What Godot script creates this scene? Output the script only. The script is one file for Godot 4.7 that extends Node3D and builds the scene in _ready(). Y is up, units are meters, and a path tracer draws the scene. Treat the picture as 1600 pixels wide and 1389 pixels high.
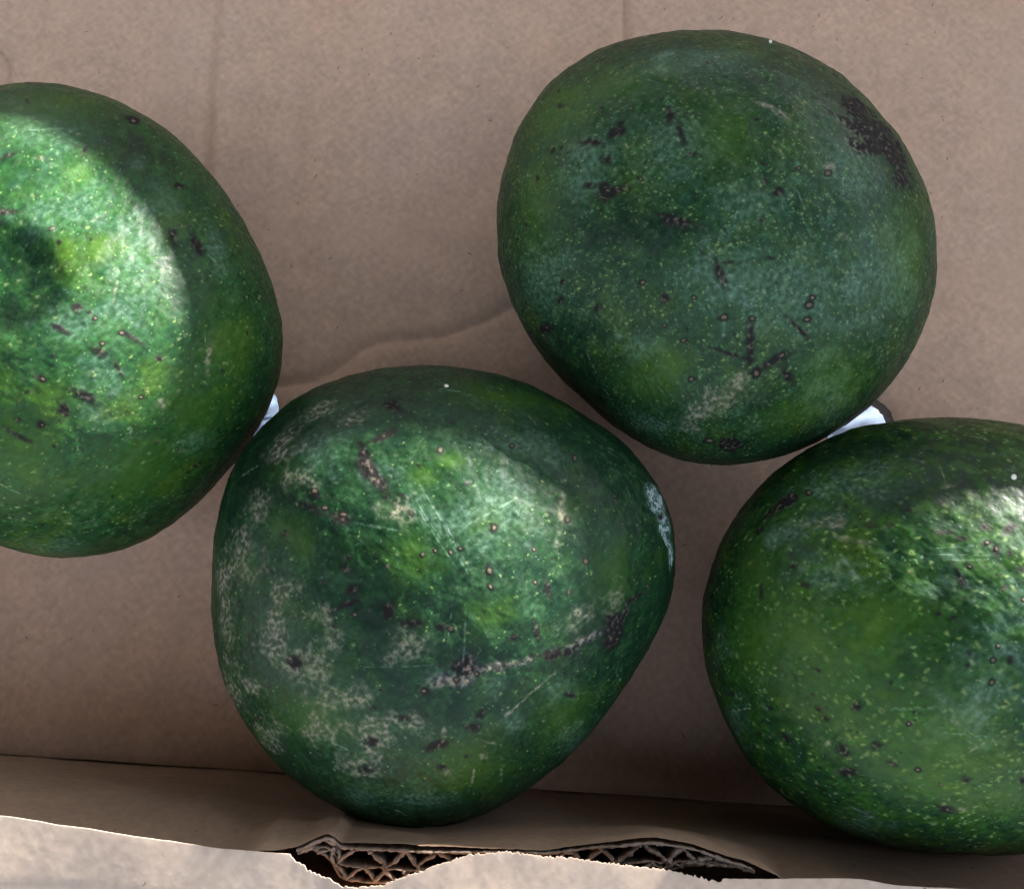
extends Node3D
# Four large green avocados in an open corrugated box, seen from above. Metres; +z is towards the near wall.

const S := 1408               # texels across a skin texture
const YAW := 0.0623           # the box stands a little askew
const WALL := 0.0437          # inner face of the near wall, in the box's own axes
const RIM := 0.09
const SKY_BLOCKER := [2.0, 0.3, 0.8, -1.8]   # height and z of its front and back edges
const HIGH := [0.1103, 0.1653, 0.1139]   # tops of the other walls at the near right, far right and far left corners

# blemishes of each skin: [kind, u, v, half length, half width, turn]; kinds: 0 scab, 1 corky scurf, 2 waxy bloom, 3 raised lenticel, 4 scratch, 5 yellow-green patch, 6 soft dark patch, 7 white fleck, 8 scratched stem end with painted reflection
const MARKS_3 := [
	[0, 483, 633, 19.4, 6.7, -151], [0, 521, 627, 12.8, 8.1, 163], [0, 491, 721, 19.3, 12.7, 97], [0, 508, 718, 16.8, 4.2, 167], [0, 499, 667, 8.8, 6.6, -160], [0, 596, 779, 25.5, 9.5, -161],
	[0, 576, 769, 16, 2.9, -155], [0, 593, 614, 10.9, 5.9, 90], [0, 605, 646, 15.9, 4.2, 84], [0, 616, 680, 6.8, 4.7, -179], [0, 911, 605, 64.6, 62.1, -104], [0, 957, 646, 53.8, 37.7, -83],
	[0, 889, 559, 39.6, 27.7, 130], [0, 323, 918, 25.7, 12, -178], [0, 433, 540, 10.2, 4.5, -133], [0, 413, 619, 6, 4.4, 154], [0, 696, 949, 28.3, 7.5, 84], [0, 730, 973, 31, 8.4, 152],
	[0, 756, 992, 26.4, 8.3, 52], [0, 713, 989, 10.5, 9.9, -154], [0, 666, 961, 33.1, 2.8, -166], [0, 767, 926, 27.2, 2.6, -140], [0, 690, 1130, 29.7, 19.7, 175], [0, 662, 837, 12.5, 3.4, -176],
	[0, 649, 851, 16.7, 5.5, 66], [0, 469, 700, 8.6, 5.9, -155], [0, 712, 726, 6.4, 4.4, 96], [0, 729, 739, 9.5, 7.2, 167], [0, 719, 830, 7.1, 2.5, -170], [0, 567, 889, 8, 7.5, -174],
	[0, 454, 895, 7.1, 6.5, 173], [0, 383, 872, 9.3, 7.9, -176], [0, 398, 841, 6, 5.4, -167], [0, 935, 655, 17.3, 8, 142], [0, 706, 779, 5, 4.4, 177], [1, 740, 614, 28.2, 7.3, -139],
	[1, 722, 601, 16.2, 5, -160], [1, 641, 1053, 77.7, 24.8, 134], [1, 681, 1002, 18.9, 14.3, 140], [1, 867, 614, 52.4, 43, -106], [1, 805, 696, 11.2, 7.8, 152], [1, 823, 797, 12.4, 8.8, 173],
	[2, 475, 650, 40.8, 29.7, -149], [2, 461, 693, 42.5, 35.9, 68], [2, 580, 523, 24.8, 14.2, 150], [2, 595, 491, 22.9, 12.3, 169], [2, 753, 877, 99.7, 60.3, 176], [2, 361, 821, 62.2, 56, 106],
	[2, 756, 698, 8, 4.8, 168], [2, 755, 721, 6.4, 4.7, 171], [2, 908, 843, 89, 78.1, 175], [2, 635, 856, 56.8, 51.2, 166], [2, 850, 689, 67, 53.4, 152], [2, 595, 668, 56.4, 52.1, 96],
	[2, 647, 502, 73.4, 33.7, 166], [2, 685, 758, 45.7, 34.1, 168], [2, 531, 1113, 82.1, 25.7, 175], [2, 524, 961, 46.3, 19.8, 177], [2, 491, 940, 9.1, 8.3, -177], [2, 485, 940, 13, 3.5, 66],
	[2, 851, 1034, 70.9, 43.9, 44], [3, 656, 910, 7.3, 4.4, 164], [3, 696, 910, 4.4, 3.6, 179], [3, 778, 892, 7.5, 4.6, 165], [3, 777, 912, 5.7, 3.7, 167], [3, 782, 882, 5.8, 4.4, -172],
	[3, 532, 863, 6.1, 4, -174], [3, 612, 886, 4.9, 2.7, 174], [3, 597, 948, 6, 2.7, 159], [3, 804, 707, 6.8, 4.8, 151], [3, 745, 963, 6.4, 3.8, 161], [3, 710, 990, 7.2, 5.7, 67],
	[3, 652, 1122, 9.2, 6.8, 168], [3, 612, 1006, 6.2, 4.4, 168], [3, 760, 704, 4, 2.8, 163], [3, 566, 928, 4.1, 2.7, -179], [4, 541, 1023, 21.3, 1.2, -123], [4, 558, 1027, 15, 1.3, -138],
	[4, 488, 940, 14.9, 1.2, -122], [4, 451, 1055, 17.6, 1.9, -124], [4, 426, 991, 26.3, 1.6, -111], [4, 408, 799, 17, 1.2, 91], [5, 838, 1000, 65.5, 56.9, 20], [5, 667, 647, 64.2, 42.6, 96],
	[5, 368, 687, 99.2, 51.5, 98], [5, 788, 1066, 64.4, 42.9, 169], [5, 959, 798, 79, 50.8, 95], [5, 524, 541, 81.7, 42.2, -180], [5, 889, 1024, 55.1, 40.3, 24], [5, 569, 978, 43.7, 30.6, 168],
	[5, 414, 548, 79.5, 58.6, 46], [5, 535, 1013, 71.4, 44.2, 169], [6, 534, 784, 84, 39.8, -168], [6, 328, 1053, 170, 93.6, 153], [6, 714, 1028, 31, 21, -170], [7, 773, 397, 31.2, 3.3, 110],
]
const MARKS_2 := [
	[0, 630, 561, 40.4, 10.3, -136], [0, 612, 525, 19.8, 8.4, -119], [0, 641, 437, 16.9, 14.3, 161], [0, 546, 602, 25.4, 4.8, -156], [0, 589, 619, 15.8, 7.7, -158], [0, 597, 731, 20.1, 4.3, 158],
	[0, 656, 740, 13.4, 9.9, 88], [0, 687, 754, 13.5, 4.9, -180], [0, 634, 502, 21.4, 7.2, 143], [0, 1000, 771, 35.5, 23.8, 82], [0, 904, 807, 40.5, 9.7, 175], [0, 750, 813, 21.2, 13.4, -171],
	[0, 783, 891, 11.5, 10, 123], [0, 517, 808, 13.5, 8.6, -168], [0, 625, 919, 9.4, 6.9, 169], [0, 717, 931, 19.9, 7.3, 166], [0, 611, 966, 11.6, 7.2, 174], [0, 861, 771, 16.3, 5.2, 64],
	[0, 865, 709, 12.8, 3.6, 68], [0, 826, 776, 7.6, 4.9, -177], [0, 726, 760, 9.6, 5.9, -169], [0, 598, 685, 13.2, 8.2, -179], [0, 605, 710, 8.7, 7.5, 176], [0, 648, 590, 4.7, 3.8, 86],
	[0, 724, 971, 8.1, 5.8, -152], [0, 773, 909, 12.9, 7.9, -157], [0, 940, 883, 10.2, 6, -165], [0, 1069, 585, 13.8, 7, 152], [0, 1017, 719, 23.5, 4.9, 154], [0, 673, 881, 7, 4.7, -178],
	[0, 600, 669, 5.3, 4.6, 166], [0, 555, 587, 8.1, 5, -163], [0, 699, 842, 8.7, 6.1, -173], [1, 488, 508, 39.1, 26.5, -140], [1, 522, 560, 33.7, 16.6, -160], [1, 412, 657, 49.7, 41.8, -171],
	[1, 479, 757, 41.7, 21.7, 172], [1, 490, 788, 50.1, 36.8, 74], [1, 429, 851, 32, 12.3, 169], [1, 536, 827, 42.4, 32.7, -168], [1, 622, 906, 42.3, 36.7, 147], [1, 602, 955, 36.1, 24.9, 157],
	[1, 559, 743, 22.3, 15.2, -177], [1, 366, 744, 72.5, 28, 97], [1, 497, 708, 26.6, 17.7, -174], [1, 578, 777, 27.8, 17.3, 145], [1, 804, 820, 64.1, 6.8, 173], [1, 933, 791, 44.4, 6.9, 153],
	[1, 726, 835, 37.1, 8.1, 174], [1, 868, 869, 66.8, 4.5, 142], [1, 790, 967, 12.1, 6.4, -141], [1, 728, 907, 12.3, 4.6, 90], [1, 736, 983, 11.7, 9.9, -159], [1, 547, 909, 37.9, 25.6, 127],
	[1, 597, 852, 35, 20.7, 173], [1, 683, 785, 33.7, 25, -178], [1, 596, 463, 36.1, 13.6, 153], [1, 532, 441, 47.2, 25.6, 156], [1, 451, 597, 29.9, 26.6, -148], [1, 350, 681, 52.7, 27.2, 88],
	[1, 922, 755, 27, 20.9, 158], [1, 978, 725, 32.5, 21.1, -158], [1, 877, 609, 57.3, 5.3, 99], [1, 681, 891, 34.6, 20.4, -168], [1, 341, 879, 82, 46, 145], [1, 435, 941, 47.1, 31.1, 140],
	[1, 657, 608, 25.1, 20.3, -128], [2, 589, 1030, 38, 22.8, 137], [2, 713, 612, 60.2, 21.5, -134], [2, 871, 527, 12.9, 5.9, -129], [8, 1071, 551, 42.8, 31, 139], [8, 1083, 596, 36.4, 27.4, 162],
	[8, 1108, 635, 38.5, 17.3, 59], [2, 794, 843, 24.6, 23.4, 51], [2, 735, 826, 36.7, 12.5, 180], [2, 837, 919, 23.9, 17.5, -150], [2, 914, 874, 33.6, 22.1, -160], [2, 636, 558, 26.6, 18.5, 169],
	[2, 836, 507, 55.4, 31.5, -167], [2, 553, 521, 42.4, 35.6, 156], [2, 989, 1005, 79.4, 38.2, -130], [2, 795, 611, 54.6, 47.1, 99], [2, 692, 1034, 60.5, 18.7, -171], [9, 802, 821, 66.8, 10.6, 177],
	[9, 914, 804, 51, 14, 176], [9, 737, 831, 36.4, 13.6, 179], [9, 968, 774, 31.1, 11.4, 148], [9, 754, 813, 25.8, 16, -167], [3, 789, 631, 5.6, 5.2, 138], [3, 783, 687, 6.2, 4.8, 65],
	[3, 786, 708, 4.8, 3.6, 41], [3, 716, 520, 5.6, 4.4, 80], [3, 734, 664, 3.4, 3.1, 81], [3, 914, 671, 5.1, 4.2, -176], [3, 909, 517, 8, 3.7, 108], [3, 701, 843, 5.3, 4.2, -155],
	[3, 818, 503, 4.1, 3.4, 133], [3, 840, 659, 3.4, 3.1, -179], [3, 745, 832, 5.1, 4.2, -143], [3, 552, 582, 6.1, 4.1, -160], [3, 698, 667, 3.3, 3.1, 118], [3, 746, 659, 3, 2.7, -175],
	[3, 593, 615, 6.3, 3.1, -172], [3, 568, 605, 7, 3.1, -170], [3, 846, 701, 3.9, 3, -146], [3, 714, 662, 3.3, 3.2, 137], [3, 885, 617, 5.4, 3.9, 106], [3, 610, 743, 4.3, 3.3, -177],
	[3, 774, 827, 4.1, 3.6, -153], [3, 736, 762, 4.9, 4.3, -156], [4, 722, 620, 59, 0.8, -123], [4, 728, 633, 61.1, 0.8, -121], [4, 714, 642, 49.2, 0.8, -124], [4, 735, 650, 50, 0.8, -117],
	[4, 707, 625, 34.3, 0.8, -124], [4, 742, 658, 43.2, 0.8, -114], [4, 791, 606, 38, 1.8, 149], [4, 820, 611, 11.7, 1.8, -115], [4, 1041, 561, 22.3, 4.4, -125], [4, 1067, 543, 23.9, 6.1, -107],
	[4, 1094, 568, 22.8, 7.8, -96], [4, 755, 785, 53, 2, 91], [4, 736, 748, 35.8, 1, 96], [4, 666, 810, 50.9, 0.8, 178], [5, 534, 650, 37.2, 20.4, 88], [5, 687, 672, 35.7, 32.3, 96],
	[5, 935, 925, 63.6, 52.7, 20], [5, 539, 889, 75.8, 39.8, -177], [5, 791, 748, 35.6, 29.2, -168], [5, 728, 537, 22.6, 14.3, 176], [5, 826, 392, 96.4, 42.5, 178], [5, 491, 621, 24.9, 21.8, 116],
	[5, 694, 559, 22.3, 20.3, 78], [5, 966, 688, 55.6, 35.9, 69], [5, 774, 985, 83.7, 47.8, -147], [6, 703, 875, 45.3, 22.7, -144], [6, 754, 811, 39.5, 20.3, -170], [6, 465, 450, 101.8, 57.7, 44],
	[6, 1000, 776, 52.5, 38.9, 61], [6, 629, 563, 44.7, 20.2, -137], [6, 649, 760, 41.5, 33.9, -179], [6, 443, 538, 71.7, 54.4, -149], [7, 719, 382, 6.3, 4.1, 87],
]
const MARKS_1 := [
	[0, 876, 357, 16.7, 13.7, 120], [0, 984, 486, 10.1, 9.3, 157], [0, 1018, 601, 22.6, 7.8, 69], [0, 854, 700, 7.8, 7.1, -159], [0, 869, 709, 3.1, 2.7, -166], [0, 834, 728, 11.6, 3.2, -143],
	[0, 920, 748, 20.1, 3.3, -138], [0, 881, 764, 11.1, 5.4, -134], [0, 813, 795, 9.8, 5, -147], [0, 842, 845, 13.6, 7.6, 81], [0, 813, 861, 5.9, 4.6, -137], [0, 786, 874, 18.7, 3.5, -139],
	[0, 868, 829, 16.6, 6, -142], [0, 740, 567, 21.6, 4.3, 177], [0, 727, 490, 9.7, 3.2, 152], [0, 787, 851, 4.6, 3.5, -155], [0, 825, 606, 3, 2.4, 50], [0, 867, 602, 3.1, 2.6, 68],
	[0, 906, 793, 14.1, 2.3, -116], [0, 799, 814, 3.5, 3, 69], [0, 824, 463, 6.9, 2.9, 96], [0, 959, 786, 7.6, 3.7, -166], [0, 691, 577, 47.8, 8, -173], [0, 983, 593, 16.7, 6.2, 85],
	[1, 1031, 791, 43.9, 4, 91], [1, 964, 857, 10.7, 7.1, 77], [1, 766, 488, 10.2, 4.2, 164], [1, 931, 669, 9.1, 2.7, 138], [1, 902, 677, 18.9, 2.5, 101], [2, 880, 851, 30.4, 18.7, 77],
	[2, 887, 804, 38.2, 23.6, -130], [2, 909, 463, 13.6, 11.9, 122], [2, 816, 552, 71.2, 43.9, 177], [2, 924, 649, 71.3, 33.1, 92], [2, 861, 728, 46.8, 34.1, -167], [2, 970, 532, 37.3, 21.7, 74],
	[2, 1017, 944, 38.3, 23.5, -146], [2, 751, 440, 82.4, 35.4, -176], [2, 1056, 619, 71.6, 19.9, 79], [2, 949, 572, 46.2, 18.7, 73], [2, 781, 1139, 63.4, 46.4, 158], [3, 876, 718, 3.6, 3.1, 78],
	[3, 908, 742, 4.2, 3.5, -149], [3, 885, 755, 4, 3.4, -145], [3, 817, 798, 4.1, 3.3, -139], [3, 814, 862, 3.3, 2.5, -142], [3, 876, 360, 8.4, 6.8, 120], [3, 936, 843, 3.7, 2.8, -143],
	[4, 763, 437, 35.2, 1.4, 161], [4, 1025, 775, 30.8, 1, -95], [5, 828, 614, 21.6, 17.4, -150], [5, 875, 613, 18.6, 15.3, 75], [5, 827, 502, 22.1, 18.4, -173], [5, 784, 909, 66.6, 58.3, 72],
	[5, 936, 979, 84.3, 66.6, -165], [5, 811, 820, 46.6, 27.9, -168], [5, 1013, 881, 72.2, 55.8, 62], [5, 748, 379, 83.4, 52.8, 150], [5, 1069, 778, 88.7, 46.6, 83], [5, 721, 793, 71.7, 58.6, 102],
	[6, 781, 642, 54.2, 32.5, 72], [6, 808, 698, 37.9, 26.6, -175], [6, 777, 714, 41.9, 22.9, 87], [6, 887, 436, 61.7, 28.8, -178],
]
const MARKS_4 := [
	[0, 389, 485, 37.7, 12.6, 155], [0, 472, 792, 7.9, 6.7, 146], [0, 431, 815, 5.4, 4.3, 134], [0, 367, 853, 8.1, 6.9, 134], [0, 449, 861, 10.8, 6.6, -109], [0, 490, 846, 6.9, 5.3, 144],
	[0, 451, 896, 13.5, 8.2, 173], [0, 507, 874, 6.8, 4.2, -153], [0, 592, 901, 7.4, 5.2, 76], [0, 672, 560, 15.5, 6.9, 142], [0, 645, 558, 6.6, 4.5, 162], [0, 587, 566, 6.6, 3.9, -169],
	[0, 598, 564, 6, 2.8, 178], [0, 601, 628, 12.3, 3.7, 80], [0, 572, 673, 4.6, 4.2, 114], [0, 587, 678, 2.8, 2.3, 171], [0, 650, 591, 6.4, 4.4, 112], [0, 666, 595, 5, 3.6, 121],
	[0, 675, 616, 4.7, 4.2, 137], [0, 649, 641, 4.2, 3.5, 119], [0, 574, 962, 17.7, 5.9, -146], [0, 508, 550, 7.9, 4.9, -172], [0, 532, 552, 4.9, 4.7, 78], [0, 562, 908, 3.6, 3, 86],
	[0, 404, 600, 5.2, 4.6, -131], [0, 419, 630, 5.4, 4.5, -172], [0, 558, 529, 4.7, 3.2, -179], [0, 595, 520, 3.9, 3.2, 180], [0, 645, 733, 4.8, 3.4, 102], [0, 598, 737, 3.5, 2.3, 174],
	[0, 345, 523, 12.6, 8.1, 152], [0, 612, 574, 8.9, 3.8, 179], [0, 667, 908, 6.6, 4.3, 71], [0, 353, 633, 11.8, 4.2, 94], [1, 447, 539, 35, 10, -178], [1, 483, 571, 22, 4.9, -164],
	[1, 613, 492, 12.7, 5.1, 158], [1, 389, 478, 25.9, 6.7, 152], [1, 529, 813, 7.2, 5.2, 172], [1, 595, 963, 8.3, 6.2, 58], [1, 579, 811, 5.6, 4.5, -180], [2, 456, 616, 46.3, 27.5, -172],
	[2, 405, 541, 47.6, 23, -176], [2, 626, 753, 50.2, 44.1, 119], [2, 369, 550, 16.6, 12.3, -134], [2, 463, 1012, 46.7, 37.9, 121], [2, 640, 585, 46.2, 14.8, 175], [2, 259, 716, 37.1, 23.6, 123],
	[2, 568, 636, 43.5, 16.8, 171], [2, 492, 464, 87.1, 42.5, 176], [2, 446, 471, 22.3, 14.8, 169], [2, 593, 812, 42, 36.2, -180], [2, 266, 859, 53.3, 34.4, 102], [2, 649, 677, 45.6, 28.5, 95],
	[3, 536, 883, 4.3, 3.7, 95], [3, 626, 731, 4, 3.4, 123], [3, 650, 589, 4.9, 3.5, 113], [3, 623, 759, 4.2, 3.4, 107], [3, 431, 473, 6.5, 4.5, -118], [3, 614, 613, 2.9, 2.5, 160],
	[3, 633, 714, 3.1, 2.6, 123], [3, 670, 656, 3.6, 2.7, 120], [3, 528, 813, 3.7, 3.4, 141], [3, 641, 580, 4.9, 3.5, 157], [4, 608, 596, 36.4, 0.9, -179], [4, 611, 603, 29.1, 0.9, 179],
	[4, 602, 585, 29.8, 0.9, 176], [5, 342, 594, 53.8, 35.2, 91], [5, 547, 908, 44.2, 33.9, -148], [5, 445, 748, 75.9, 59.8, 127], [5, 535, 830, 79.6, 66, 166], [5, 518, 675, 64.9, 36.2, 178],
	[5, 409, 688, 53.3, 44.2, 104], [5, 584, 860, 40.6, 35.7, 73], [5, 496, 706, 48.3, 21.2, 97], [5, 637, 935, 53.8, 44.5, -149], [5, 338, 705, 69.5, 45.2, 105], [6, 513, 384, 126.4, 60.2, -146],
	[6, 588, 645, 21.3, 16, 175], [6, 578, 503, 94.8, 34.8, -174], [7, 709, 474, 7.1, 4.1, 127],
]


var rng := RandomNumberGenerator.new()


func _ready() -> void:
	rng.seed = 11
	# camera
	var cam := Camera3D.new()
	cam.name = "camera"
	cam.fov = 49.683
	cam.near = 0.01
	cam.far = 200.0
	cam.position = Vector3(0, 0.32, 0)
	cam.rotation_degrees = Vector3(-78, 0, 0)
	add_child(cam)
	# sky and exposure
	var sm := ProceduralSkyMaterial.new()
	sm.sky_top_color = Color(0.66, 0.72, 0.80)
	sm.sky_curve = 0.22
	sm.sky_horizon_color = Color(0.95, 0.94, 0.94)
	sm.ground_horizon_color = Color(0.55, 0.52, 0.48)
	sm.ground_bottom_color = Color(0.40, 0.37, 0.33)
	sm.sky_energy_multiplier = 0.62
	sm.ground_energy_multiplier = 0.5
	sm.sun_angle_max = 40.0
	sm.sun_curve = 0.15
	var sky := Sky.new()
	sky.sky_material = sm
	var env := Environment.new()
	env.background_mode = Environment.BG_SKY
	env.sky = sky
	env.tonemap_mode = Environment.TONE_MAPPER_LINEAR
	env.tonemap_exposure = 11.2
	env.sdfgi_enabled = true
	env.ssao_enabled = true
	env.ssil_enabled = true
	var we := WorldEnvironment.new()
	we.name = "world_environment"
	we.environment = env
	add_child(we)
	# low sun from the upper right, over the taller corner of the box
	var sun := DirectionalLight3D.new()
	sun.name = "sun"
	sun.light_energy = 1.12
	sun.light_color = Color(1.0, 0.98, 0.95)
	sun.light_angular_distance = 0.6
	sun.shadow_enabled = true
	add_child(sun)
	var el := deg_to_rad(6.5)
	var az := deg_to_rad(50.0)
	var toward := Vector3(cos(el) * cos(az), sin(el), -cos(el) * sin(az))
	sun.look_at_from_position(toward, Vector3.ZERO)

	setting()
	sky_blocker()
	cardboard_box()
	avocado("avocado", Vector3(-0.1350, 0.0525, -0.0941), 0.0525, 0.06457, [0.00440, -0.00475, 0.00078, 0.00091, 0.00033, 0.00015], [-0.00161, 0.00381, 0.00043, -0.00049, 0.00027, 0.00033],
		MARKS_1, 101, {"scuff": 0.28, "lean": Vector2(0.003, 0.017), "dark": Color8(20, 52, 28), "mid": Color8(30, 64, 28), "yellow": Color8(58, 80, 24), "bloom": 0.55, "dots": 9000, "dot": 1.0},
		[[Vector3(-0.124, 0.1045, -0.086), 0.015, 0.0032]],
		"smooth green avocado at the left edge, yellowish green towards its lower end")
	avocado("avocado", Vector3(-0.0197, 0.0491, -0.0146), 0.0491, 0.06295, [-0.00158, 0.00041, 0.00178, -0.00003, 0.00031, -0.00021], [-0.00448, -0.00111, -0.00223, -0.00062, -0.00005, -0.00042],
		MARKS_2, 202, {"scuff": 0.55, "dark": Color8(15, 40, 24), "mid": Color8(24, 52, 27), "yellow": Color8(41, 65, 24), "bloom": 0.5, "dots": 6500, "dot": 0.85},
		[[Vector3(0.0405, 0.066, -0.030), 0.004, 0.0012]],
		"dark green avocado scuffed with corky grey patches, nearest the hand hole")
	avocado("avocado", Vector3(0.0616, 0.0498, -0.1178), 0.0498, 0.06435, [-0.00229, -0.00057, 0.00030, 0.00015, 0.00008, 0.00000], [-0.00066, 0.00337, -0.00092, 0.00020, 0.00040, -0.00032],
		MARKS_3, 303, {"scuff": 0.75, "dark": Color8(20, 47, 28), "mid": Color8(30, 56, 29), "yellow": Color8(48, 69, 24), "bloom": 0.9, "dots": 20000, "dot": 0.9},
		[],
		"round green avocado with a long black scab on its upper right shoulder")
	avocado("avocado", Vector3(0.1184, 0.0534, -0.0023), 0.0534, 0.06007, [-0.00335, 0.00192, -0.00072, -0.00039, 0.00031, 0.00028], [-0.00347, -0.00075, 0.00016, -0.00001, 0.00010, 0.00023],
		MARKS_4, 404, {"scuff": 0.25, "dark": Color8(19, 47, 25), "mid": Color8(34, 66, 22), "yellow": Color8(60, 82, 20), "bloom": 0.3, "dots": 8500, "dot": 1.5},
		[],
		"green avocado with bright yellow speckles, cut off by the lower right edge")


# ---------------------------------------------------------------- helpers

func tag(o: Node, label: String, category: String, group := "") -> void:
	o.set_meta("label", label)
	o.set_meta("category", category)
	if group != "":
		o.set_meta("group", group)


func put(called: String, mesh: Mesh, mat: Material, parent: Node = self) -> MeshInstance3D:
	var o := MeshInstance3D.new()
	o.name = called
	o.mesh = mesh
	o.material_override = mat
	parent.add_child(o, true)
	return o


func noise_bytes(w: int, sd: int, freq: float, octaves := 3, kind := FastNoiseLite.TYPE_SIMPLEX_SMOOTH, ridged := false, seamless := false) -> PackedByteArray:
	var n := FastNoiseLite.new()
	n.seed = sd
	n.frequency = freq
	n.noise_type = kind
	n.fractal_type = FastNoiseLite.FRACTAL_RIDGED if ridged else FastNoiseLite.FRACTAL_FBM
	n.fractal_octaves = octaves
	var im := n.get_seamless_image(w, w, false, false, 0.1, true) if seamless else n.get_image(w, w, false, false, true)
	im.convert(Image.FORMAT_L8)
	return im.get_data()


func sstep(a: float, b: float, x: float) -> float:
	var t := clampf((x - a) / (b - a), 0.0, 1.0)
	return t * t * (3.0 - 2.0 * t)


# a grid of points joined into a sheet; wrap joins the last column to the first
func sheet(P: PackedVector3Array, UV: PackedVector2Array, nu: int, nv: int, keep := PackedByteArray(), flip := false) -> ArrayMesh:
	var N := PackedVector3Array()
	N.resize(P.size())
	var I := PackedInt32Array()
	for j in nv - 1:
		for i in nu - 1:
			if keep.size() and keep[j * (nu - 1) + i] == 0:
				continue
			var a := j * nu + i
			var b := a + 1
			var c := a + nu
			var d := c + 1
			var n := (P[d] - P[a]).cross(P[b] - P[c])
			if flip:
				n = -n
				I.append_array([a, c, b, b, c, d])
			else:
				I.append_array([a, b, c, b, d, c])
			N[a] += n
			N[b] += n
			N[c] += n
			N[d] += n
	for k in N.size():
		N[k] = N[k].normalized() if N[k].length_squared() > 0.0 else Vector3.UP
	var arr := []
	arr.resize(Mesh.ARRAY_MAX)
	arr[Mesh.ARRAY_VERTEX] = P
	arr[Mesh.ARRAY_NORMAL] = N
	arr[Mesh.ARRAY_TEX_UV] = UV
	arr[Mesh.ARRAY_INDEX] = I
	var m := ArrayMesh.new()
	m.add_surface_from_arrays(Mesh.PRIMITIVE_TRIANGLES, arr)
	return m


# ---------------------------------------------------------------- paper and board

var kraft_maps := []

func kraft(tint: Color, rough := 0.85, scale := 3.2) -> StandardMaterial3D:
	if kraft_maps.is_empty():
		var w := 1024
		var grain := noise_bytes(w, 5, 0.22, 4, FastNoiseLite.TYPE_VALUE_CUBIC, false, true)
		var fibre := noise_bytes(w, 6, 0.05, 3, FastNoiseLite.TYPE_SIMPLEX, true, true)
		var mottle := noise_bytes(w, 7, 0.018, 4, FastNoiseLite.TYPE_SIMPLEX_SMOOTH, false, true)
		var cloud := noise_bytes(w, 8, 0.004, 3, FastNoiseLite.TYPE_SIMPLEX_SMOOTH, false, true)
		var a := PackedByteArray()
		a.resize(w * w * 3)
		var h := PackedByteArray()
		h.resize(w * w)
		for i in w * w:
			var y := i / w
			var x := i - y * w
			var fi := fibre[y * w + (x >> 1)]           # fibres lie along the sheet
			var g := grain[i]
			var v := 205 + (g - 128) / 7 + (mottle[i] - 128) / 18 + (cloud[i] - 128) / 26
			var warm := (mottle[(i + 4099) % (w * w)] - 128) / 50 + (cloud[(i + 333333) % (w * w)] - 128) / 40
			if fi > 226:
				v += 7
			elif g < 34:
				v -= 12
			a[i * 3] = clampi(v + warm, 0, 255)
			a[i * 3 + 1] = clampi(v, 0, 255)
			a[i * 3 + 2] = clampi(v - warm, 0, 255)
			h[i] = clampi(128 + (g - 128) / 2 + (fi - 128) / 4, 0, 255)
		var im := Image.create_from_data(w, w, false, Image.FORMAT_RGB8, a)
		for k in 240:                                    # stray dark and pale fibres
			var dark := rng.randf() < 0.7
			var q := Vector2i(rng.randi_range(4, w - 14), rng.randi_range(4, w - 14))
			var c := Color8(120, 112, 108) if dark else Color8(238, 232, 226)
			var st := Vector2(1, 0).rotated(rng.randf() * PI)
			for s in rng.randi_range(1, 5 if dark else 3):
				im.set_pixel(clampi(q.x + roundi(st.x * s), 0, w - 1), clampi(q.y + roundi(st.y * s), 0, w - 1), c)
		kraft_maps = [ImageTexture.create_from_image(im), ImageTexture.create_from_image(Image.create_from_data(w, w, false, Image.FORMAT_L8, h))]
	var m := StandardMaterial3D.new()
	m.resource_name = "kraft_paper"
	m.albedo_color = tint
	m.albedo_texture = kraft_maps[0]
	m.heightmap_enabled = true
	m.heightmap_texture = kraft_maps[1]
	m.heightmap_scale = 0.006
	m.roughness = rough
	m.metallic_specular = 0.3
	m.uv1_triplanar = true
	m.uv1_scale = Vector3.ONE * scale
	return m


# world offsets of the box's own axes
func to_world(x: float, z: float) -> Vector2:
	return Vector2(x * cos(YAW) - z * sin(YAW), x * sin(YAW) + z * cos(YAW))


func fold(p: Vector2, line: Array, width: float, height: float) -> float:
	# a soft ridge along a polyline
	var best := 1e9
	for i in line.size() - 1:
		var q := Geometry2D.get_closest_point_to_segment(p, line[i], line[i + 1])
		best = minf(best, q.distance_to(p))
	return height * exp(-best / width) if best < width * 6.0 else 0.0


func table(x: float, t: Array) -> float:
	if x <= t[0][0]:
		return t[0][1]
	for i in t.size() - 1:
		if x < t[i + 1][0]:
			return lerpf(t[i][1], t[i + 1][1], sstep(0, 1, (x - t[i][0]) / (t[i + 1][0] - t[i][0])) * 0.5 + 0.5 * (x - t[i][0]) / (t[i + 1][0] - t[i][0]))
	return t[-1][1]


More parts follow.
